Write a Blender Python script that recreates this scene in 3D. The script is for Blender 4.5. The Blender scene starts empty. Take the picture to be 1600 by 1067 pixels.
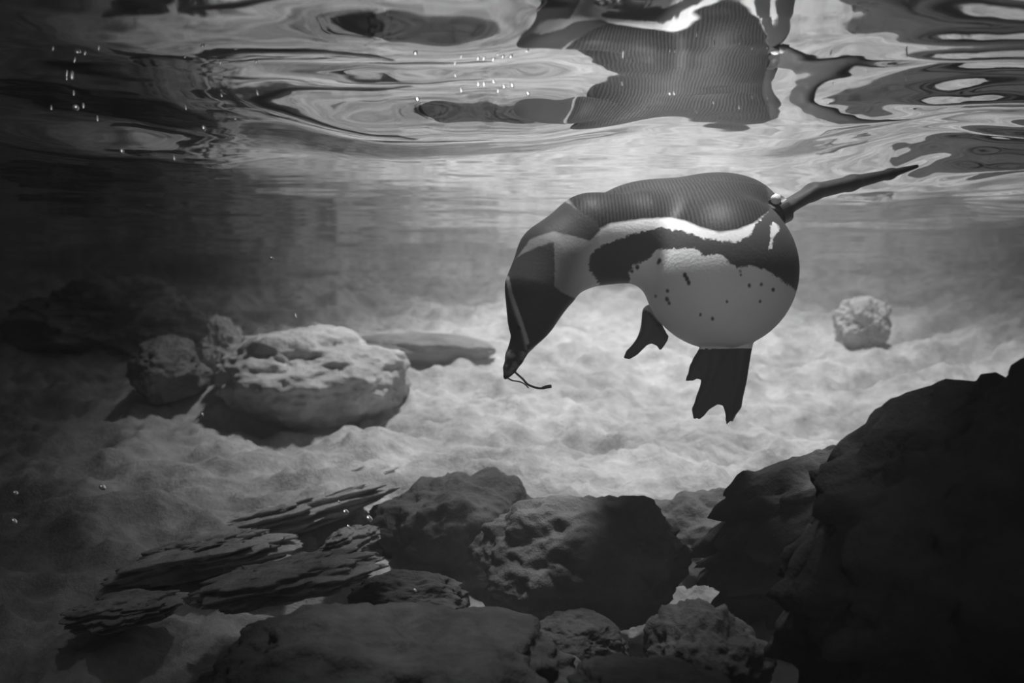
import bpy, bmesh, math, random
import numpy as np
from mathutils import Vector, Matrix, Euler, noise

random.seed(7)
rng = np.random.default_rng(7)
scene = bpy.context.scene
col = scene.collection

# ------------------------------------------------------------------ camera
F = 1556.0                       # focal length in pixels of the 1600 px wide frame
cam_d = bpy.data.cameras.new('camera')
cam_d.sensor_width = 36.0
cam_d.lens = 36.0 * F / 1600.0
cam_d.clip_start = 0.02
cam_d.clip_end = 60
cam_d.dof.use_dof = True
cam_d.dof.focus_distance = 1.68
cam_d.dof.aperture_fstop = 3.6
cam = bpy.data.objects.new('camera', cam_d)
cam.rotation_euler = (math.pi / 2, 0, 0)
col.objects.link(cam)
scene.camera = cam

# ------------------------------------------------------------------ world and lamps
world = bpy.data.worlds.new('world')
scene.world = world
world.use_nodes = True
world.node_tree.nodes['Background'].inputs[0].default_value = (0.5, 0.5, 0.5, 1)
world.node_tree.nodes['Background'].inputs[1].default_value = 0.08

def spot(name, loc, target, watts, deg, blend, radius):
    d = bpy.data.lights.new(name, 'SPOT')
    d.energy = watts
    d.spot_size = math.radians(deg)
    d.spot_blend = blend
    d.shadow_soft_size = radius
    d.color = (1, 1, 1)
    o = bpy.data.objects.new(name, d)
    o.location = loc
    o.rotation_euler = (Vector(target) - Vector(loc)).to_track_quat('-Z', 'Y').to_euler()
    col.objects.link(o)
    return o
spot('pool_lamp', (0.60, 2.95, 3.9), (0.50, 3.25, 0.0), 1080, 49, 0.85, 0.15)
spot('penguin_lamp', (0.14, 1.62, 2.6), (0.27, 1.72, 0.2), 1000, 14, 0.6, 0.25)
spot('belly_fill', (0.30, -1.5, 0.2), (0.25, 1.7, 0.02), 62, 17, 0.9, 0.3)  # unseen fill added behind the camera to lift belly and dark plumage
spot('waterline_fill', (0.50, 4.9, 3.9), (0.60, 5.05, 0.3), 380, 64, 1.0, 0.15)  # unseen lamp added to brighten the dark band along the waterline
spot('bubble_row_fill', (-0.02, 1.05, 2.7), (-0.06, 1.30, 0.34), 170, 12, 1.0, 0.06)  # unseen narrow spot added to brighten the bubbles above centre
spot('left_glint_fill', (-0.3, 1.25, 2.7), (-0.25, 1.3, 0.2), 17, 46, 1.0, 0.08)  # unseen dim spot added so the left bubbles glint

scene.cycles.max_bounces = 8
vs = scene.view_settings
vs.view_transform = 'Standard'
vs.look = 'None'
vs.gamma = 1.0
vs.exposure = 0.0
vs.use_curve_mapping = False

WATER = 0.353                    # height of the water surface above the lens

def W(px, py, Y):
    return Vector(((px - 800) / F * Y, Y, (533.5 - py) / F * Y))

# ------------------------------------------------------------------ helpers
def link(o, parent=None):
    col.objects.link(o)
    if parent is not None:
        o.parent = parent
    return o

def mesh_obj(name, verts, faces, mat, parent=None, smooth=True):
    me = bpy.data.meshes.new(name)
    me.from_pydata([tuple(v) for v in verts], [], [tuple(f) for f in faces])
    if smooth:
        me.polygons.foreach_set('use_smooth', [True] * len(me.polygons))
    me.update()
    if mat:
        me.materials.append(mat)
    return link(bpy.data.objects.new(name, me), parent)

def tag(o, label=None, cat=None, group=None, kind=None):
    if label: o['label'] = label
    if cat: o['category'] = cat
    if group: o['group'] = group
    if kind: o['kind'] = kind
    return o

def new_mat(name):
    m = bpy.data.materials.new(name)
    m.use_nodes = True
    nt = m.node_tree
    nt.nodes.clear()
    out = nt.nodes.new('ShaderNodeOutputMaterial')
    return m, nt, out

class G:
    """small node-graph helper"""
    def __init__(s, nt): s.nt = nt
    def n(s, t, **kw):
        x = s.nt.nodes.new(t)
        for k, v in kw.items(): setattr(x, k, v)
        return x
    def l(s, a, b): s.nt.links.new(a, b)
    def math(s, op, a, b=None, clamp=False):
        x = s.n('ShaderNodeMath', operation=op, use_clamp=clamp)
        for i, v in enumerate((a, b)):
            if v is None: continue
            if hasattr(v, 'is_linked'): s.l(v, x.inputs[i])
            else: x.inputs[i].default_value = v
        return x.outputs[0]
    def noise(s, vec, scale, detail=4, rough=0.55):
        x = s.n('ShaderNodeTexNoise')
        x.inputs['Scale'].default_value = scale
        x.inputs['Detail'].default_value = detail
        x.inputs['Roughness'].default_value = rough
        if vec is not None: s.l(vec, x.inputs['Vector'])
        return x.outputs['Fac']
    def ramp(s, fac, stops):
        x = s.n('ShaderNodeValToRGB')
        e = x.color_ramp.elements
        while len(e) < len(stops): e.new(0.5)
        for el, (p, c) in zip(e, stops):
            el.position = p; el.color = (c, c, c, 1)
        s.l(fac, x.inputs[0])
        return x.outputs[0]
    def mixc(s, fac, a, b):
        x = s.n('ShaderNodeMix', data_type='RGBA')
        if hasattr(fac, 'is_linked'): s.l(fac, x.inputs[0])
        else: x.inputs[0].default_value = fac
        for i, v in ((6, a), (7, b)):
            if hasattr(v, 'is_linked'): s.l(v, x.inputs[i])
            else: x.inputs[i].default_value = (v, v, v, 1)
        return x.outputs[2]
    def attr(s, name):
        return s.n('ShaderNodeAttribute', attribute_name=name).outputs['Fac']
    def bump(s, h, strength, dist, nrm=None):
        x = s.n('ShaderNodeBump')
        x.inputs['Strength'].default_value = strength
        x.inputs['Distance'].default_value = dist
        s.l(h, x.inputs['Height'])
        if nrm is not None: s.l(nrm, x.inputs['Normal'])
        return x.outputs[0]
    def bsdf(s, out, color, rough=0.8, spec=0.3, normal=None, metallic=0.0):
        b = s.n('ShaderNodeBsdfPrincipled')
        if hasattr(color, 'is_linked'): s.l(color, b.inputs['Base Color'])
        else: b.inputs['Base Color'].default_value = (color, color, color, 1)
        if hasattr(rough, 'is_linked'): s.l(rough, b.inputs['Roughness'])
        else: b.inputs['Roughness'].default_value = rough
        b.inputs['Specular IOR Level'].default_value = spec
        b.inputs['Metallic'].default_value = metallic
        if normal is not None: s.l(normal, b.inputs['Normal'])
        s.l(b.outputs[0], out.inputs[0])
        return b

def rock_mat(name, lo, hi, seed, scale=1.0):
    m, nt, out = new_mat(name)
    g = G(nt)
    tc = g.n('ShaderNodeTexCoord').outputs['Object']
    mp = g.n('ShaderNodeMapping')
    mp.inputs['Location'].default_value = (seed * 3.1, seed * 1.7, seed)
    g.l(tc, mp.inputs['Vector'])
    v = mp.outputs[0]
    big = g.noise(v, 3.0 * scale, 6, 0.6)
    mid = g.noise(v, 14 * scale, 6, 0.62)
    fine = g.noise(v, 60 * scale, 5, 0.65)
    f = g.math('ADD', g.math('MULTIPLY', big, 0.45), g.math('MULTIPLY', mid, 0.35))
    f = g.math('ADD', f, g.math('MULTIPLY', fine, 0.2))
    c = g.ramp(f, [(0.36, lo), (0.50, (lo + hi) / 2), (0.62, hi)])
    h = g.math('ADD', g.math('MULTIPLY', mid, 0.6), g.math('MULTIPLY', fine, 0.4))
    nb = g.bump(h, 0.7, 0.02)
    g.bsdf(out, c, 0.92, 0.15, nb)
    return m

# ------------------------------------------------------------------ numpy noise
def lattice(seed, n=64):
    return np.random.default_rng(seed).uniform(-1, 1, (n, n))
def vnoise(x, y, seed):
    t = lattice(seed); n = t.shape[0]
    xi = np.floor(x).astype(int); yi = np.floor(y).astype(int)
    fx = x - xi; fy = y - yi
    fx = fx * fx * fx * (fx * (fx * 6 - 15) + 10); fy = fy * fy * fy * (fy * (fy * 6 - 15) + 10)
    a = t[xi % n, yi % n]; b = t[(xi + 1) % n, yi % n]
    c = t[xi % n, (yi + 1) % n]; d = t[(xi + 1) % n, (yi + 1) % n]
    return (a * (1 - fx) + b * fx) * (1 - fy) + (c * (1 - fx) + d * fx) * fy
def fbm(x, y, seed, octs=5, gain=0.5):
    r = 0; a = 1; f = 1
    for i in range(octs):
        r = r + a * vnoise(x * f + 13.7 * i, y * f + 7.1 * i, seed + i)
        a *= gain; f *= 2.03
    return r

def grid_obj(name, X, Y, Z, mat, flip=False):
    ny, nx = X.shape
    v = np.stack([X, Y, Z], -1).reshape(-1, 3)
    i = np.arange(ny * nx).reshape(ny, nx)
    q = np.stack([i[:-1, :-1], i[:-1, 1:], i[1:, 1:], i[1:, :-1]], -1).reshape(-1, 4)
    me = bpy.data.meshes.new(name)
    me.vertices.add(len(v)); me.vertices.foreach_set('co', v.astype(np.float32).ravel())
    me.loops.add(q.size); me.loops.foreach_set('vertex_index', q.astype(np.int32).ravel())
    me.polygons.add(len(q))
    me.polygons.foreach_set('loop_start', np.arange(0, q.size, 4, dtype=np.int32))
    me.polygons.foreach_set('use_smooth', np.ones(len(q), dtype=bool))
    me.update(calc_edges=True); me.validate()
    me.materials.append(mat)
    return link(bpy.data.objects.new(name, me))

# ------------------------------------------------------------------ rock bed of the pool
M_BED = rock_mat('pale_rock', 0.22, 0.62, 1)
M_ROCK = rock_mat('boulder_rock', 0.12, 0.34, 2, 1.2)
M_SHADE = rock_mat('shaded_rock', 0.05, 0.15, 3, 1.2)  # foreground shade put into the rock colour
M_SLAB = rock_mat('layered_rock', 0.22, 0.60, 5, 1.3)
M_DEEP_SHADE = rock_mat('deep_shade_rock', 0.025, 0.09, 4, 1.2)  # darkest copy, the missing light is painted into its colour

def bed_height(x, y):
    prof_y = [-3, 0.5, 1.4, 1.9, 2.4, 3.0, 3.6, 4.3, 5.3, 6.5, 8.5]
    prof_z = [-0.75, -0.75, -0.62, -0.50, -0.345, -0.245, -0.095, 0.10, 0.36, 0.85, 2.2]
    z = np.interp(y, prof_y, prof_z)
    # banks that climb towards both ends of the pool
    z = z + 0.16 * np.clip(np.abs(x - 0.1) - 1.2, 0, 9) ** 1.5
    z = z + 0.05 * fbm(x * 1.1 + 4, y * 1.1, 11, 3)
    r = 1 - np.abs(fbm(x * 2.6 + 0.8 * y, y * 3.4, 21, 5, 0.55))
    z = z + 0.055 * (r - 0.6)
    z = z + 0.016 * fbm(x * 9, y * 9, 31, 4, 0.6)
    return z
ys = np.concatenate([np.linspace(-3, 1.2, 60), np.linspace(1.215, 6, 420), np.linspace(6.05, 8.5, 50)])
xs = np.concatenate([np.linspace(-7, -2.6, 60), np.linspace(-2.59, 2.59, 480), np.linspace(2.6, 7, 60)])
X, Y = np.meshgrid(xs, ys)
def on_bed(px, py, y0=1.2):
    '''first point of the bed in the direction of a photograph pixel'''
    t = np.linspace(y0, 8, 3000)
    x = (px - 800) / F * t; z = (533.5 - py) / F * t
    hit = np.argmax(z < bed_height(x, t))
    return Vector((x[hit], t[hit], z[hit]))
_plain = bed_height
DENTS = [(on_bed(a, b), L, w_, an, dp) for a, b, L, w_, an, dp in [
    (655, 672, .10, .025, 35, .05), (935, 683, .13, .022, -20, .05), (910, 672, .08, .02, -20, .04), (530, 720, .22, .03, 30, .05), (690, 712, .16, .03, 15, .05),
    (480, 655, .18, .05, 5, .06), (420, 610, .16, .05, -30, .06), (830, 605, .07, .03, 0, .03), (1180, 690, .15, .04, 10, .04), (1240, 720, .2, .03, 25, .05),
    (1440, 520, .25, .05, 10, .06), (1500, 560, .3, .05, 15, .06), (1400, 580, .25, .04, 25, .06), (1370, 430, .2, .04, 5, .04), (640, 770, .2, .03, 10, .04), (820, 740, .2, .02, 0, .03)]]
def bed_height(x, y):
    z = _plain(x, y)
    for p, L, w_, an, dp in DENTS:
        c, s_ = math.cos(math.radians(an)), math.sin(math.radians(an))
        u_ = (x - p.x) * c + (y - p.y) * s_; v_ = -(x - p.x) * s_ + (y - p.y) * c
        z = z - dp * np.exp(-((u_ / L) ** 4) - (v_ / (w_ * 1.6)) ** 4)
    return z
floor = grid_obj('floor', X, Y, bed_height(X, Y), M_BED)
tag(floor, 'pale uneven rock bed sloping up out of the dark foreground', None, kind='structure')

# ------------------------------------------------------------------ water surface, seen from below
m, nt, out = new_mat('water_surface')
g = G(nt)
tc = g.n('ShaderNodeTexCoord').outputs['Object']
fres = g.n('ShaderNodeFresnel'); fres.inputs['IOR'].default_value = 1.333
tr = g.n('ShaderNodeBsdfTransparent')
gl = g.n('ShaderNodeBsdfGlossy'); gl.inputs['Roughness'].default_value = 0.03
gl.inputs['Color'].default_value = (0.93, 0.93, 0.93, 1)
mx = g.n('ShaderNodeMixShader')
g.l(fres.outputs[0], mx.inputs[0]); g.l(tr.outputs[0], mx.inputs[1]); g.l(gl.outputs[0], mx.inputs[2])
g.l(mx.outputs[0], out.inputs[0])
M_WATER = m
ys = np.concatenate([np.linspace(0.05, 0.8, 50), np.linspace(0.81, 6.2, 560)])
xs = np.concatenate([np.linspace(-7, -2.6, 40), np.linspace(-2.59, 2.59, 520), np.linspace(2.6, 7, 40)])
X, Y = np.meshgrid(xs, ys)
Z = WATER + 0.006 * fbm(X * 1.6, Y * 2.2, 51, 2) + 0.0007 * fbm(X * 4, Y * 9, 61, 3, 0.5)
# steeper wavelets travelling towards the glass: (pixel x, pixel y, half width, half height, slope)
for px, py, hw, hh, sl in [(640, 54, 230, 36, 0.25), (670, 164, 230, 24, 0.215), (900, 172, 100, 13, 0.12), (905, 20, 140, 18, 0.08),
                           (1390, 158, 170, 30, 0.10), (1420, 262, 190, 26, 0.10), (1460, 45, 240, 46, 0.045), (260, 60, 240, 26, 0.08), (160, 215, 160, 20, 0.10)]:
    yc = WATER * F / (533.5 - py); y1 = WATER * F / (533.5 - py - hh); y0 = WATER * F / (533.5 - py + hh)
    xc = (px - 800) / F * yc; L = hw / F * yc; w_ = (y1 - y0) / 2
    wob = 0.35 * fbm(X * 5 + px, Y * 2, 71, 3) * w_ * 0.9
    u_ = (Y - yc - wob) / w_
    Z = Z - sl * w_ * (1.0 if py < 100 else 1.7) * np.tanh(u_) * np.exp(-(u_ / 3.2) ** 2) * np.exp(-(np.abs(X - xc) / L) ** 3)
# choppier water towards the right end of the pool
ph = (Y + 0.10 * fbm(X * 1.5, Y * 1.5, 81, 3) - 0.08 * X) / 0.24
saw = np.sin(2 * np.pi * ph) + 0.5 * np.sin(4 * np.pi * ph) + 0.25 * np.sin(6 * np.pi * ph)
mk = np.clip((X - (0.30 + 0.52 * (Y - 1.03))) / 0.18, 0, 1); mk = mk * mk * (3 - 2 * mk)
Z = Z + 0.0075 * saw * mk * np.clip((3.2 - Y) / 0.8, 0, 1)
water = grid_obj('water_surface', X, Y, Z, M_WATER)
tag(water, 'rippled underside of the water surface mirroring the rocks', None, kind='structure')

# ------------------------------------------------------------------ faintly hazy water
m, nt, out = new_mat('hazy_water')
g = G(nt)
vol = g.n('ShaderNodeVolumeScatter')
vol.inputs['Density'].default_value = 0.15
vol.inputs['Anisotropy'].default_value = 0.3
g.l(vol.outputs[0], out.inputs['Volume'])
bmv = [(x, y, z) for x in (-3.5, 3.5) for y in (-0.3, 6.4) for z in (-1.2, WATER - 0.02)]
haze = mesh_obj('water_haze', bmv, [(0, 1, 3, 2), (4, 6, 7, 5), (0, 4, 5, 1), (2, 3, 7, 6), (0, 2, 6, 4), (1, 5, 7, 3)], m, smooth=False)
tag(haze, 'faintly hazy water filling the pool', None, kind='structure')

# ------------------------------------------------------------------ penguin
YP = 1.70
PX = YP / F                      # metres per pixel at the penguin
ROOT = W(1120, 545, YP + 0.03)

class SDF:
    def __init__(s, lo, hi, h):
        s.lo = np.array(lo); s.h = h
        s.n = np.ceil((np.array(hi) - s.lo) / h).astype(int) + 1
        s.v = np.full(s.n, 0.3, np.float32)
        s.ax = [s.lo[i] + h * np.arange(s.n[i]) for i in range(3)]
    def add(s, fn, lo, hi, k):
        pad = k * 2 + 4 * s.h
        a = np.clip(np.floor((np.array(lo) - pad - s.lo) / s.h).astype(int), 0, s.n)
        b = np.clip(np.ceil((np.array(hi) + pad - s.lo) / s.h).astype(int) + 1, 0, s.n)
        sl = tuple(slice(a[i], b[i]) for i in range(3))
        x, y, z = np.meshgrid(*[s.ax[i][a[i]:b[i]].astype(np.float32) for i in range(3)], indexing='ij', sparse=True)
        d = fn(x, y, z).astype(np.float32)
        o = s.v[sl]
        if k > 0:
            h = np.clip(0.5 + 0.5 * (o - d) / k, 0, 1)
            s.v[sl] = o * (1 - h) + d * h - k * h * (1 - h)
        else:
            s.v[sl] = np.minimum(o, d)
    def ellipsoid(s, c, r, k, rot=None):
        c = np.array(c); r = np.array(r); R = np.array(rot.to_matrix().transposed()) if rot else np.eye(3)
        def fn(x, y, z):
            p = [R[i, 0] * (x - c[0]) + R[i, 1] * (y - c[1]) + R[i, 2] * (z - c[2]) for i in range(3)]
            k0 = np.sqrt(sum((p[i] / r[i]) ** 2 for i in range(3)))
            k1 = np.sqrt(sum((p[i] / r[i] ** 2) ** 2 for i in range(3)))
            return k0 * (k0 - 1) / np.maximum(k1, 1e-6)
        m = r.max(); s.add(fn, c - m, c + m, k)
    def cone(s, a, b, ra, rb, k, squash=(1, 1, 1)):
        a = np.array(a); b = np.array(b); q = np.array(squash)
        d = (b - a) / q; L2 = (d * d).sum()
        def fn(x, y, z):
            px, py, pz = (x - a[0]) / q[0], (y - a[1]) / q[1], (z - a[2]) / q[2]
            t = np.clip((px * d[0] + py * d[1] + pz * d[2]) / L2, 0, 1)
            return np.sqrt((px - t * d[0]) ** 2 + (py - t * d[1]) ** 2 + (pz - t * d[2]) ** 2) - (ra + (rb - ra) * t)
        m = max(ra, rb) * q.max(); s.add(fn, np.minimum(a, b) - m, np.maximum(a, b) + m, k)
    def chain(s, pts, k, squash=(1, 1, 1)):
        # pts: (px, py, depth, radius_px)
        for p, q in zip(pts[:-1], pts[1:]):
            s.cone(W(*p[:3]), W(*q[:3]), p[3] * p[2] / F, q[3] * q[2] / F, k, squash)
    def plate(s, poly, Y, thick, k, lean=0.0):
        # flat webbed outline given in pixels at depth Y, leaning in depth by `lean` metres per metre downwards
        P = np.array([(W(px, py, Y).x, W(px, py, Y).z) for px, py in poly])
        z0 = P[:, 1].max()
        def fn(x, y, z):
            x, z = np.broadcast_arrays(x, z)
            d = poly_sd(x[:, 0, :], z[:, 0, :], P)[:, None, :]
            n = np.abs(y - (Y + lean * (z0 - z))) - thick
            r = 0.004
            a = np.maximum(d + r, 0); b = np.maximum(n + r, 0)
            return np.minimum(np.maximum(d + r, n + r), 0) + np.sqrt(a * a + b * b) - r
        H = P[:, 1].max() - P[:, 1].min()
        s.add(fn, (P[:, 0].min(), Y - thick - abs(lean) * H, P[:, 1].min()),
              (P[:, 0].max(), Y + thick + abs(lean) * H, P[:, 1].max()), k)
    def mesh(s):
        v = s.v
        inside = v < 0
        nx, ny, nz = v.shape
        corner = [(i, j, k) for i in (0, 1) for j in (0, 1) for k in (0, 1)]
        cnt = sum(inside[i:nx - 1 + i, j:ny - 1 + j, k:nz - 1 + k].astype(np.int8) for i, j, k in corner)
        cells = np.argwhere((cnt > 0) & (cnt < 8))
        idx = np.full((nx - 1, ny - 1, nz - 1), -1, np.int32)
        idx[tuple(cells.T)] = np.arange(len(cells))
        acc = np.zeros((len(cells), 3)); num = np.zeros(len(cells))
        for ax in range(3):
            o1, o2 = [a for a in range(3) if a != ax]
            for u in (0, 1):
                for w in (0, 1):
                    off = np.zeros(3, int); off[o1] = u; off[o2] = w
                    off2 = off.copy(); off2[ax] = 1
                    va = v[tuple((cells + off).T)]; vb = v[tuple((cells + off2).T)]
                    m = (va < 0) != (vb < 0)
                    t = va / np.where(m, va - vb, 1)
                    p = off[None, :].astype(float).repeat(len(cells), 0); p[:, ax] += t
                    acc[m] += p[m]; num += m
        verts = s.lo + s.h * (cells + acc / num[:, None])
        quads = []
        for ax in range(3):
            o1, o2 = [(1, 2), (2, 0), (0, 1)][ax]
            sl0 = [slice(None)] * 3; sl1 = [slice(None)] * 3
            sl0[ax] = slice(0, -1); sl1[ax] = slice(1, None)
            A = inside[tuple(sl0)]; B = inside[tuple(sl1)]
            e = np.argwhere(A != B)
            e = e[(e[:, o1] > 0) & (e[:, o2] > 0) & (e[:, o1] < v.shape[o1] - 1) & (e[:, o2] < v.shape[o2] - 1)]
            f = A[tuple(e.T)]
            def g_(d1, d2):
                c = e.copy(); c[:, o1] -= d1; c[:, o2] -= d2
                return idx[tuple(c.T)]
            q = np.stack([g_(1, 1), g_(0, 1), g_(0, 0), g_(1, 0)], -1)
            q[~f] = q[~f][:, ::-1]
            quads.append(q)
        return verts, np.concatenate(quads)

def poly_sd(x, z, P):
    """signed distance to a closed polygon, negative inside"""
    d = np.full(x.shape, 1e9); ins = np.zeros(x.shape, bool)
    n = len(P)
    for i in range(n):
        a = P[i]; b = P[(i + 1) % n]
        e = b - a
        t = np.clip(((x - a[0]) * e[0] + (z - a[1]) * e[1]) / max((e * e).sum(), 1e-12), 0, 1)
        d = np.minimum(d, (x - a[0] - t * e[0]) ** 2 + (z - a[1] - t * e[1]) ** 2)
        c = (a[1] > z) != (b[1] > z)
        xi = a[0] + (z - a[1]) / (e[1] if abs(e[1]) > 1e-12 else 1e-12) * e[0]
        ins ^= c & (x < xi)
    d = np.sqrt(d)
    return np.where(ins, -d, d)

lo = W(772, 680, YP); hi = W(1420, 250, YP + 0.25)
S = SDF((W(772, 600, YP).x - 0.02, YP - 0.24, W(0, 672, YP).z - 0.03), (W(1445, 0, YP + 0.2).x, YP + 0.46, W(0, 255, YP + 0.1).z + 0.02), 0.0023)
u = PX
# trunk
S.ellipsoid(W(1124, 424, YP - 0.02), (118 * u, 132 * u, 121 * u), 0)
S.ellipsoid(W(1066, 352, YP + 0.12), (136 * u, 150 * u, 74 * u), 44 * u, Euler((0, math.radians(-3), 0)))
S.ellipsoid(W(1130, 340, YP + 0.13), (90 * u, 128 * u, 66 * u), 44 * u)
S.ellipsoid(W(985, 356, YP + 0.10), (86 * u, 98 * u, 63 * u), 50 * u, Euler((0, math.radians(-8), 0)))
# neck and head
Y1 = YP - 0.0
S.chain([(1000, 372, YP - 0.02, 72), (925, 374, YP - 0.045, 66), (868, 406, YP - 0.068, 56), (841, 455, YP - 0.04 - 0.045, 47),
         (829, 500, YP - 0.04 - 0.055, 29), (818, 534, YP - 0.04 - 0.06, 17)], 26 * u)
# bill: upper mandible with hooked tip, lower mandible
S.chain([(809, 535, YP - 0.04 - 0.06, 12.5), (800, 556, YP - 0.04 - 0.062, 10), (793, 575, YP - 0.04 - 0.064, 6.5), (790, 590, YP - 0.04 - 0.065, 3.6)], 4 * u)
S.chain([(819, 540, YP - 0.04 - 0.06, 12), (809, 562, YP - 0.04 - 0.062, 8.5), (801, 578, YP - 0.04 - 0.064, 5.5), (796, 586, YP - 0.04 - 0.065, 3.4)], 2.5 * u)
# flippers
S.chain([(1180, 350, YP - 0.01, 18), (1225, 326, YP - 0.02, 12), (1270, 300, YP + 0.01, 12.5), (1330, 286, YP + 0.05, 11), (1390, 272, YP + 0.09, 7), (1432, 260, YP + 0.12, 3)],
        10 * u, (1, 2.2, 1))
S.chain([(990, 350, YP + 0.15, 16), (1010, 345, YP + 0.24, 14), (1030, 350, YP + 0.34, 9), (1045, 356, YP + 0.41, 4)], 10 * u, (2.2, 1, 1))
# tail
S.chain([(1130, 450, YP + 0.13, 26), (1140, 470, YP + 0.24, 13), (1145, 482, YP + 0.32, 5)], 14 * u, (1.6, 1, 1))
# webbed feet (outlines) with thicker toes and claws
def c3(pts): return [(950 + x / 4.447, 440 + y / 4.447) for x, y in pts]
near_foot = c3([(660, 440), (590, 530), (565, 590), (557, 660), (572, 690), (604, 672), (635, 678), (630, 720), (600, 790), (585, 860), (590, 920),
                (606, 950), (640, 925), (680, 880), (740, 845), (775, 855), (790, 900), (812, 950), (835, 965), (862, 915), (900, 870), (915, 800),
                (945, 700), (975, 560), (1005, 420)])
far_foot = c3([(258, 220), (250, 350), (215, 400), (135, 485), (118, 522), (140, 542), (200, 508), (270, 440), (300, 430), (335, 445), (357, 470),
               (382, 452), (410, 410), (420, 380), (390, 340), (330, 290), (285, 235)])
YN = YP - 0.035; YF = YP + 0.05
S.plate(near_foot, YN, 0.0055, 3 * u, -0.25)
S.plate(far_foot, YF, 0.0055, 3 * u, -0.1)
def toe(pts, Y, lean, z0py, k=3):
    S.chain([(px, py, Y + lean * (py - z0py) * PX, r) for px, py, r in pts], k * u)
toe([(1120, 530, 26), (1115, 560, 14)], YN, -0.25, 539, 8)
toe([(1160, 530, 17), (1152, 590, 9), (1141, 640, 7), (1137, 655, 3.2), (1136, 662, 1.8)], YN, -0.25, 539)
toe([(1125, 545, 12), (1106, 600, 9), (1088, 640, 6.5), (1085.5, 652, 3)], YN, -0.25, 539)
toe([(1105, 545, 11), (1086, 575, 8), (1077, 590, 4), (1072.5, 594.5, 1.9)], YN, -0.25, 539)
toe([(1018, 490, 15), (1012, 515, 11), (1000, 535, 7), (984, 552, 6), (977, 558, 2.6)], YF, -0.1, 491)
toe([(1020, 500, 12), (1030, 520, 9), (1034, 535, 4), (1032, 545, 2.2)], YF, -0.1, 491)
pv, pq = S.mesh()
# a touch of smoothing
nb_sum = np.zeros_like(pv); nb_n = np.zeros(len(pv))
for a, b in ((0, 1), (1, 2), (2, 3), (3, 0)):
    np.add.at(nb_sum, pq[:, a], pv[pq[:, b]]); np.add.at(nb_sum, pq[:, b], pv[pq[:, a]])
    np.add.at(nb_n, pq[:, a], 1); np.add.at(nb_n, pq[:, b], 1)
pv = pv * 0.55 + 0.45 * nb_sum / nb_n[:, None]

# plumage pattern, as signed distances to the borders of the patches (positive inside)
qx = 800 + pv[:, 0] / pv[:, 1] * F
qy = 533.5 - pv[:, 2] / pv[:, 1] * F
def c1(pts): return np.array([(740 + x / 2.425, 240 + y / 2.425) for x, y in pts])
head = c1([(60, 440), (150, 400), (195, 375), (245, 352), (303, 335), (308, 420), (306, 500), (330, 525), (400, 555), (300, 680), (205, 745), (188, 670), (160, 600),
           (138, 520), (60, 520)])
nape = c1([(100, 440), (60, 300), (250, 150), (345, 180), (400, 215), (470, 260), (480, 290), (440, 330), (390, 315), (300, 295), (215, 325), (160, 400)])
face = c1([(80, 500), (128, 520), (152, 600), (180, 672), (196, 740), (210, 760), (170, 900), (60, 900)])
band = c1([(438, 385), (480, 350), (560, 320), (640, 292), (700, 282), (780, 290), (860, 318), (940, 332), (1010, 332), (1050, 305), (1080, 255), (1110, 225), (1130, 200),
           (1260, 230), (1300, 520), (1215, 515), (1170, 480), (1110, 440), (1050, 425), (1000, 430), (960, 402), (940, 382), (870, 386), (840, 358), (760, 360),
           (690, 366), (660, 402), (610, 422), (590, 450), (590, 500), (480, 500), (440, 440)])
white = c1([(470, 300), (520, 268), (640, 252), (740, 246), (800, 258), (860, 282), (930, 302), (1000, 290), (1060, 265), (1085, 262), (1052, 312), (1010, 336), (940, 336),
            (860, 322), (780, 294), (700, 286), (640, 296), (560, 324), (480, 352)])
backp = c1([(320, 120), (1100, 0), (1200, 160), (1110, 230), (1060, 268), (1000, 290), (930, 300), (860, 282), (800, 257), (740, 245), (640, 250), (520, 266), (470, 290), (400, 230)])
flip = c1([(1110, 120), (1700, -20), (1700, 200), (1200, 275), (1130, 260)])
feet = [np.array(near_foot) + 0, np.array(far_foot) + 0]
def sd(poly, grow=0): return -poly_sd(qx, qy, poly) + grow
A = {}
A['head'] = np.maximum(sd(head), sd(nape) * 1.0)
A['face'] = sd(face)
A['band'] = np.maximum(sd(band), sd(flip))
A['white'] = sd(white)
# the far half of the bird is all dark mantle
behind = (pv[:, 1] - (YP + 0.10 + 0.25 * (0 - pv[:, 2]))) / PX
A['back'] = np.maximum(sd(backp), behind)
A['feet'] = np.maximum(sd(feet[0], 6), sd(feet[1], 5))
A['feet'] = np.where(pv[:, 1] > YP + 0.12, -20, A['feet'])
A['feet'][(qy < 545) & (qx > 1060)] = -20
A['bill'] = -np.abs(qx - 797) + 60 - np.maximum(0, 553 - qy) * 9
sp = [(705, 405, 5), (700, 412, 4), (800, 460, 5), (808, 474, 5), (815, 490, 5), (735, 520, 4), (733, 552, 5), (741, 566, 4), (1090, 495, 4), (1135, 515, 4),
      (1045, 500, 4), (1010, 445, 3), (1012, 460, 2.5), (905, 625, 4), (690, 540, 3), (1085, 560, 3), (620, 430, 5), (600, 445, 4), (860, 610, 3), (960, 560, 3)]
s_ = np.full(len(pv), -50.0)
for x, y, r in sp:
    s_ = np.maximum(s_, r / 2.425 * 1.5 - np.hypot(qx - 740 - x / 2.425, (qy - 240 - y / 2.425) * 0.8))
A['neck'] = 925 - qx - 0.3 * (qy - 380)
A['spot'] = np.where(pv[:, 1] > YP + 0.05, -50, s_)
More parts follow.
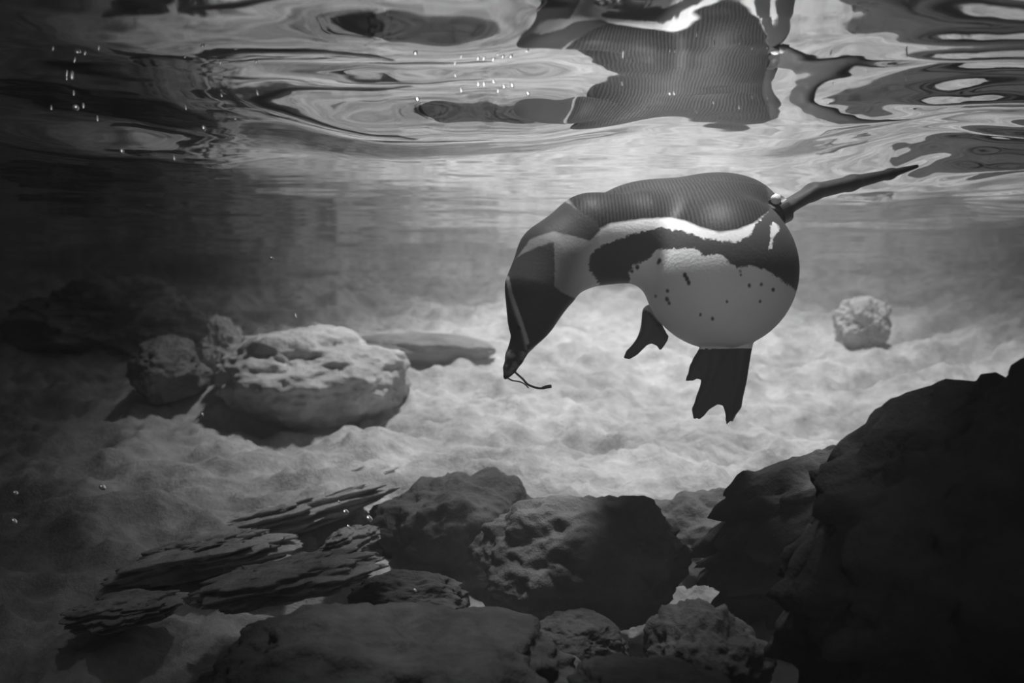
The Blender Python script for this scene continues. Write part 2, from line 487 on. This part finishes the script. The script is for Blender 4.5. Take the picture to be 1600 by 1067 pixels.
# thin pale stripe that runs from the crown down past the bill
st = c1([(128, 470), (140, 530), (158, 580), (180, 640), (204, 716)])
d = np.full(len(pv), 1e9)
for a, b in zip(st[:-1], st[1:]):
    e = b - a
    t = np.clip(((qx - a[0]) * e[0] + (qy - a[1]) * e[1]) / (e * e).sum(), 0, 1)
    d = np.minimum(d, np.hypot(qx - a[0] - t * e[0], qy - a[1] - t * e[1]))
A['stripe'] = 3.0 - d
sh = c1([(1122, 272), (1132, 260), (1148, 262), (1158, 275), (1158, 292), (1146, 306), (1138, 325), (1130, 360), (1116, 364), (1126, 320), (1124, 295)])
A['white'] = np.maximum(A['white'], sd(sh))
A['band'] = np.where(sd(sh) > -1.5, np.minimum(A['band'], -sd(sh)), A['band'])

m, nt, out = new_mat('penguin_plumage')
g = G(nt)
tc = g.n('ShaderNodeTexCoord').outputs['Object']
jit = g.math('SUBTRACT', g.noise(tc, 160, 3, 0.6), 0.5)
jit2 = g.math('SUBTRACT', g.noise(tc, 60, 3, 0.6), 0.5)
def mask(name, soft, amp, big=0.0):
    a = g.math('ADD', g.attr(name), g.math('MULTIPLY', jit, amp))
    if big: a = g.math('ADD', a, g.math('MULTIPLY', jit2, big))
    return g.math('ADD', g.math('DIVIDE', a, soft * 2), 0.5, clamp=True)
wave = g.n('ShaderNodeTexWave', wave_type='BANDS', bands_direction='X', wave_profile='SIN')
wave.inputs['Scale'].default_value = 1.0 / (5.4 * PX) / 20 * 2 * math.pi
wave.inputs['Distortion'].default_value = 1.2
wave.inputs['Detail'].default_value = 1.0
wave.inputs['Detail Scale'].default_value = 0.4
g.l(tc, wave.inputs['Vector'])
rib = wave.outputs['Fac']
belly = g.ramp(g.noise(tc, 25, 4), [(0.3, 0.86), (0.7, 0.93)])
backc = g.mixc(rib, 0.022, 0.048)
c = g.mixc(mask('neck', 22, 4), belly, 0.30)
c = g.mixc(mask('spot', 1.2, 3), c, 0.05)
c = g.mixc(mask('back', 3, 4), c, backc)
c = g.mixc(mask('white', 2.0, 6, 4), c, 0.86)
c = g.mixc(mask('band', 1.4, 12, 8), c, 0.085)
c = g.mixc(mask('head', 1.4, 5, 3), c, 0.07)
c = g.mixc(mask('face', 2, 2), c, 0.06)
c = g.mixc(mask('stripe', 1.2, 2), c, 0.5)
c = g.mixc(mask('bill', 2, 4), c, g.ramp(g.noise(tc, 70, 2), [(0.42, 0.05), (0.62, 0.28)]))
c = g.mixc(mask('feet', 1.5, 1), c, 0.09)
ribh = g.math('MULTIPLY', rib, mask('back', 3, 4))
n1 = g.bump(ribh, 0.13, 0.0006)
n2 = g.bump(g.noise(tc, 220, 3), 0.25, 0.002, n1)
b = g.bsdf(out, c, 0.5, 0.11, n2)
M_PENG = m

penguin = tag(link(bpy.data.objects.new('penguin', None)), 'black and white banded penguin floating with its head bent down', 'penguin')
penguin.location = ROOT
me = bpy.data.meshes.new('body')
me.vertices.add(len(pv)); me.vertices.foreach_set('co', (pv - np.array(ROOT)).astype(np.float32).ravel())
me.loops.add(pq.size); me.loops.foreach_set('vertex_index', pq.astype(np.int32).ravel())
me.polygons.add(len(pq)); me.polygons.foreach_set('loop_start', np.arange(0, pq.size, 4, dtype=np.int32))
me.polygons.foreach_set('use_smooth', np.ones(len(pq), dtype=bool))
me.update(calc_edges=True); me.validate()
for k_, v_ in A.items():
    at = me.attributes.new(k_, 'FLOAT', 'POINT')
    at.data.foreach_set('value', np.clip(v_, -200, 200).astype(np.float32))
me.materials.append(M_PENG)
body = link(bpy.data.objects.new('body', me), penguin)

def plain(name, c, rough=0.5, spec=0.4, metallic=0.0):
    m, nt, out = new_mat(name)
    g = G(nt)
    tc = g.n('ShaderNodeTexCoord').outputs['Object']
    g.bsdf(out, g.ramp(g.noise(tc, 40, 3), [(0.35, c * 0.85), (0.65, min(1, c * 1.1))]), rough, spec, None, metallic)
    return m

def uv_sphere(seg=16, ring=10):
    bm = bmesh.new(); bmesh.ops.create_uvsphere(bm, u_segments=seg, v_segments=ring, radius=1)
    vs_ = [v.co.copy() for v in bm.verts]; fs = [[v.index for v in f.verts] for f in bm.faces]
    bm.free(); return vs_, fs
SV, SF = uv_sphere()
# eye on the near side of the head
ec = W(812, 512, YP - 0.122)
eye = mesh_obj('eye', [Vector((v.x * 0.0045, v.y * 0.004, v.z * 0.0045)) + ec - ROOT for v in SV], SF, plain('eye_gloss', 0.02, 0.1, 0.6), penguin)
# identification band round the base of the flipper
def ring(center, axis, r1, r2, width, thick, n=40):
    axis = Vector(axis).normalized()
    a = axis.cross(Vector((0, 1, 0))).normalized(); b_ = Vector((0, 1, 0))
    vs_, fs = [], []
    for i in range(n):
        t = 2 * math.pi * i / n
        for w, o in ((-1, 0), (1, 0), (1, 1), (-1, 1)):
            rr1, rr2 = r1 + o * thick, r2 + o * thick
            vs_.append(center + a * math.cos(t) * rr1 + b_ * math.sin(t) * rr2 + axis * w * width)
    for i in range(n):
        j = (i + 1) % n
        for k in range(4):
            l = (k + 1) % 4
            fs.append((i * 4 + k, i * 4 + l, j * 4 + l, j * 4 + k))
    return vs_, fs
bc = W(1219, 329, YP - 0.02)
vs_, fs = ring(bc - ROOT, (0.8, 0.25, 0.42), 19 * PX, 34 * PX, 8 * PX, 3 * PX)
tag(mesh_obj('flipper_band', vs_, fs, plain('band_plastic', 0.05, 0.35), penguin, smooth=False), 'dark band with a white clasp round the flipper base')
def pebble(center, r, n=12, seed=0):
    vs2 = []
    for v in SV:
        k = 1 + 0.15 * noise.noise(v * 1.7 + Vector((seed, 0, 0)))
        vs2.append(center + Vector((v.x * r[0], v.y * r[1], v.z * r[2])) * k)
    return vs2
vs2 = pebble(W(1213, 311, YP - 0.055) - ROOT, (8 * PX, 6 * PX, 8 * PX))
tag(mesh_obj('band_clasp', vs2, SF, plain('clasp_white', 0.85, 0.35), bpy.data.objects['flipper_band']), 'white clasp')

# ------------------------------------------------------------------ twig in the bill
def tube(pts, radii, sides=8):
    vs_, fs = [], []
    for i, p in enumerate(pts):
        d = (pts[min(i + 1, len(pts) - 1)] - pts[max(i - 1, 0)]).normalized()
        a = d.cross(Vector((0, 1, 0.1))).normalized(); b_ = d.cross(a)
        for k in range(sides):
            t = 2 * math.pi * k / sides
            vs_.append(p + (a * math.cos(t) + b_ * math.sin(t)) * radii[i])
    for i in range(len(pts) - 1):
        for k in range(sides):
            l = (k + 1) % sides
            fs.append((i * sides + k, i * sides + l, (i + 1) * sides + l, (i + 1) * sides + k))
    fs.append(tuple(range(sides))[::-1]); fs.append(tuple(range((len(pts) - 1) * sides, len(pts) * sides)))
    return vs_, fs
def c2(pts): return [(760 + x / 4.105, 360 + y / 4.105) for x, y in pts]
def smooth_path(pts, n=6):
    r = []
    P_ = [pts[0]] + pts + [pts[-1]]
    for i in range(1, len(P_) - 2):
        p0, p1, p2, p3 = P_[i - 1:i + 3]
        for k in range(n):
            t = k / n
            r.append(0.5 * ((2 * p1) + (p2 - p0) * t + (2 * p0 - 5 * p1 + 4 * p2 - p3) * t * t + (3 * p1 - p0 - 3 * p2 + p3) * t ** 3))
    r.append(pts[-1]); return r
YT = YP - 0.106
tw = tag(link(bpy.data.objects.new('twig', None)), 'thin forked twig held in the tip of the bill', 'twig')
tw.location = W(797, 580, YT)
M_TWIG = plain('twig_bark', 0.12, 0.7)
for nm, pts, r0, r1 in (('stem', [(150, 870), (180, 905), (230, 950), (270, 990), (340, 1013), (385, 1004), (418, 998)], 1.5, 1.7),
                        ('side_branch', [(135, 945), (165, 962), (210, 970), (245, 985), (270, 1010)], 1.2, 0.9)):
    pp = smooth_path([W(*p, YT - 0.0002 * i) - tw.location for i, p in enumerate(c2(pts))])
    rr = [(r0 + (r1 - r0) * i / (len(pp) - 1)) * PX for i in range(len(pp))]
    if nm == 'stem':
        rr = [r * (1.5 if 0.72 < i / len(pp) < 0.98 else 1) for i, r in enumerate(rr)]
    vs_, fs = tube(pp, rr)
    mesh_obj(nm, vs_, fs, M_TWIG, tw)

# ------------------------------------------------------------------ boulders
bm = bmesh.new(); bmesh.ops.create_icosphere(bm, subdivisions=6, radius=1)
IV = np.array([v.co[:] for v in bm.verts]); IF = [[v.index for v in f.verts] for f in bm.faces]
bm.free()
def noise3(P, seed):
    o = Vector((seed * 7.3, seed * 3.9, seed * 5.1))
    return np.array([noise.fractal(Vector(p) + o, 0.9, 2.1, 5, noise_basis='PERLIN_ORIGINAL') for p in P])
def boulder(name, label, px, py, Y, rx, ry, depth, mat, seed, tilt=0, rough=0.16, strata=0.0, cat='rock', group=None, yaw=0.0, box=0.0, base=None):
    P = IV.copy()
    if box:
        P = np.sign(P) * np.abs(P) ** (1 - box)
    n1 = noise3(IV * 1.3, seed)
    n2 = np.abs(noise3(IV * 3.2, seed + 40))
    k = 1 + rough * 1.6 * n1 - rough * 0.45 * n2
    P = P * k[:, None]
    if strata:
        P[:, 2] += strata * np.sin(P[:, 2] * 14 + 3 * n1) * 0.06
        rad = 1 + strata * 0.10 * np.sin(P[:, 2] * 16 + 4 * n1)
        P[:, 0] *= rad; P[:, 1] *= rad
    s = Y / F
    P = P * np.array([rx * s, depth, ry * s])
    R = np.array(Euler((0, math.radians(tilt), math.radians(yaw))).to_matrix())
    P = P @ R.T
    o = mesh_obj(name, P, IF, mat)
    o.location = W(px, py, Y)
    if base is not None:
        q = on_bed(px, base)
        k2 = q.y / Y
        o.scale = (k2, k2, k2)
        o.location = W(px, py, q.y + depth * 0.3)
    return tag(o, label, cat, group)

boulder('boulder', 'large dark boulder at the near edge of the bright rock bed', 730, 862, 2.15, 150, 118, 0.16, M_SHADE, 1)
boulder('boulder', 'dark flat-topped boulder right of the large dark boulder', 905, 878, 1.84, 165, 105, 0.12, M_SHADE, 2)
boulder('boulder', 'craggy boulder below the penguin\'s dangling foot', 1110, 880, 2.18, 150, 110, 0.16, M_SHADE, 3, tilt=-6)
boulder('boulder', 'broad low boulder along the bottom edge of the picture', 610, 1085, 1.33, 300, 140, 0.18, M_SHADE, 4, tilt=3)
boulder('boulder', 'rounded dark boulder at the bottom, left of the shaded ledge', 1100, 1050, 1.42, 95, 100, 0.08, M_DEEP_SHADE, 5, tilt=5)
boulder('boulder', 'small boulder cut by the bottom edge right of centre', 1010, 1105, 1.15, 140, 65, 0.10, M_SHADE, 6, tilt=6)
boulder('boulder', 'added dark stone filling the shade before the flat-topped boulder', 905, 1005, 1.57, 75, 46, 0.06, M_DEEP_SHADE, 16)  # dark stone added to cover a lit patch of bed
boulder('boulder', 'added dark stone filling the shaded gap below the large dark boulder', 640, 940, 1.72, 95, 42, 0.06, M_SHADE, 17)  # also added, keeps the bed in this gap looking shaded
boulder('rock_ledge', 'deeply shaded rock ledge filling the lower right corner', 1610, 880, 1.32, 420, 300, 0.16, M_DEEP_SHADE, 7, tilt=-22, rough=0.2, strata=0.5)
boulder('rock_ledge', 'dark sloping ledge between bright bed and right corner', 1330, 830, 1.82, 260, 130, 0.15, M_DEEP_SHADE, 8, tilt=-24, rough=0.2, strata=0.6)
boulder('rock_ledge', 'added dark rock behind the shaded ledge, darkening the water reflection', 1640, 700, 2.75, 270, 115, 0.4, M_DEEP_SHADE, 15, tilt=-6)  # mostly hidden rock added to darken the mirror image at upper right
boulder('boulder', 'rounded pale boulder mound left of the penguin\'s bill', 485, 592, 3.5, 155, 82, 0.4, M_BED, 9, base=655, rough=0.13)
boulder('boulder', 'knobbly pale rock at the left end of the mound', 352, 548, 3.6, 40, 48, 0.12, M_BED, 10, rough=0.25, base=600)
boulder('boulder', 'dim boulder ridge at the far left under the waterline', 175, 500, 3.3, 140, 60, 0.3, M_ROCK, 11, rough=0.25, base=540)
boulder('boulder', 'small rounded dim boulder right of the left ridge', 262, 580, 3.1, 52, 52, 0.2, M_ROCK, 12, base=640)
boulder('boulder', 'egg-shaped pale stone on the bed right of the penguin', 1345, 510, 3.3, 44, 46, 0.1, M_SLAB, 13, base=545)
boulder('shadow_stone', 'flat grey stone in place of a lens-shaped shadow left of the bill', 655, 545, 3.7, 122, 26, 0.15, M_ROCK, 14, base=568, rough=0.05, tilt=1)  # darker stone laid on the bed to stand for a shadow
for i, (px, py, Y, rx, ry, t, lab) in enumerate([
        (480, 775, 2.5, 120, 26, -18, 'uppermost layered rock slab, left of the large dark boulder'),
        (420, 820, 2.2, 170, 30, -16, 'long layered slab directly below the uppermost slab'),
        (325, 868, 1.98, 140, 30, -12, 'middle layered slab of the lower left stack'),
        (450, 905, 1.66, 150, 32, -10, 'wide layered slab just above the broad low boulder'),
        (300, 800, 2.42, 110, 22, -14, 'small tilted rock slab left of the uppermost one'),
        (545, 848, 1.90, 44, 20, -16, 'short tilted rock slab against the large dark boulder'),
        (190, 955, 1.70, 85, 22, -8, 'dim tilted rock slab nearest the lower left corner'),
        (40, 835, 2.55, 150, 75, 4, 'dim broad rock at the far lower left')]):
    boulder('tilted_rock', lab, px, py, Y, rx, ry, 0.09, M_SLAB, 20 + i, tilt=t, rough=0.2, strata=0.8) if 'dim broad' not in lab else boulder('boulder', lab, px, py, Y, rx, ry, 0.14, M_SLAB, 20 + i, tilt=t)

# ------------------------------------------------------------------ bubbles
m, nt, out = new_mat('bubble_skin')
g = G(nt)
g.bsdf(out, 0.97, 0.32, 1.0, None, 1.0)
M_BUB = m
OWN = {(118, 168): 'largest bright bubble in the dark upper left corner', (190, 236): 'lowest bright bubble of the upper left, alone in dark water',
       (318, 200): 'brightest bubble right of the upper left cluster', (306, 99): 'bright bubble high above the upper left cluster\'s right side',
       (382, 58): 'highest thin bubble streak at upper left', (38, 112): 'leftmost faint bubble near the left picture edge',
       (652, 155): 'leftmost bright bubble of the row above centre', (825, 146): 'rightmost bright bubble of the row above centre',
       (577, 810): 'bright round bubble beside the large dark boulder', (540, 800): 'bright flat bubble left of the round one near the dark boulder',
       (649, 922): 'tiny bubble in front of the large dark boulder\'s foot', (160, 761): 'bright bubble before the dim broad lower left rock',
       (24, 770): 'upper of two bubbles at the left picture edge', (22, 814): 'lower of two bubbles at the left picture edge',
       (424, 403): 'small bubble above the pale boulder mound', (462, 493): 'thin bubble streak in front of the pale boulder mound\'s top',
       (316, 647): 'tiny bubble below the small rounded dim boulder', (545, 823): 'small bubble just below the bright flat bubble', (530, 784): 'tiny bubble just above the bright flat bubble',
       (940, 4): 'leftmost bubble-shaped surface glint at the top picture edge', (953, 3): 'middle bubble-shaped surface glint at the top picture edge', (968, 3): 'rightmost and smallest bubble-shaped surface glint at the top picture edge',
       (1302, 130): 'lone faint bubble streak left of the rightmost one', (1416, 124): 'rightmost faint bubble streak under the water surface', (972, 131): 'faint bubble streak left of the dark reflection'}
def bubble(px, py, Y, r, ln, ang, label, group):
    s = Y / F
    o = bpy.data.objects.new('bubble', BUB)
    link(o); o.location = W(px, py, Y)
    o.scale = (r * s * 1.1, ln * s * 1.5, r * s * 0.6)        # flattened like rising bubbles and tilted to widen the lamp glint
    o.rotation_euler = (Euler((0, 0, math.radians(-ang))).to_matrix() @ Euler((math.radians(45), 0, 0)).to_matrix()).to_euler()
    tag(o, OWN.get((px, py), label), 'bubble', group)
BUB = bpy.data.meshes.new('bubble')
BUB.from_pydata([tuple(v) for v in SV], [], SF)
BUB.polygons.foreach_set('use_smooth', [True] * len(BUB.polygons))
BUB.materials.append(M_BUB)
left = [(118, 168, 5, 5), (190, 236, 3.5, 5), (318, 200, 3.5, 5), (306, 99, 2.5, 5), (112, 120, 3, 6), (130, 165, 2, 6), (38, 112, 1.5, 4), (382, 58, 2, 7), (272, 247, 2, 5),
        (346, 149, 1.6, 4), (402, 145, 1.8, 6), (440, 113, 2, 4), (290, 168, 1.5, 5), (152, 185, 1.6, 6), (80, 168, 1.5, 5), (368, 187, 2.6, 2.6), (104, 122, 1.5, 5), (115, 145, 1.5, 6)]
for p in left:
    bubble(p[0], p[1], 1.35, p[2], p[3], -25, 'tiny bright bubble drifting in the dark upper left water', 'bubbles in the upper left')
mid = [(652, 155, 3.2, 5), (747, 131, 2, 5), (756, 131, 1.8, 5), (771, 127, 2, 5), (787, 135, 2.4, 5), (800, 133, 2.6, 5), (825, 146, 2.8, 4.5), (778, 142, 1.3, 4), (720, 140, 1.3, 5), (711, 118, 1, 4)]
for p in mid:
    bubble(p[0], p[1], 1.30, p[2], p[3], -12, 'tiny bright bubble in the row under the water surface above centre', 'bubbles above centre')
rt = [(1046, 146, 1.3, 4), (1053, 146, 1.3, 4), (972, 131, 1.2, 5), (1175, 152, 1.2, 4), (1199, 153, 1.2, 4), (1155, 168, 1, 4), (1302, 130, 1, 4), (1416, 124, 1, 4), (1114, 160, 1, 4), (1087, 174, 1, 4)]
for p in rt:
    bubble(p[0], p[1], 1.30, p[2], p[3], 0, 'faint thin bubble streak under the water surface at upper right', 'bubbles at upper right')
low = [(540, 800, 5.5, 3.2), (577, 810, 5, 4), (545, 823, 2.2, 3), (530, 784, 1.8, 2), (649, 922, 2, 2.4), (160, 761, 5, 4), (24, 770, 4, 3), (22, 814, 4, 4), (424, 403, 2.6, 2.6), (462, 493, 1.6, 4), (316, 647, 2, 3)]
for p in low:
    bubble(p[0], p[1], 1.45, p[2], p[3], -60 if p[1] > 700 else -25, 'small bright bubble floating in front of the left rocks', 'bubbles before the left rocks')
for i, (px, py, r, l) in enumerate([(940, 4, 12, 6), (953, 3, 10, 5), (968, 3, 6, 5)]):  # highlights on the water surface, modelled as white bubbles
    bubble(px, py, 1.0, r, l, 0, 'bright surface glint shaped as a bubble at the top edge of the picture', 'glints at the top edge')
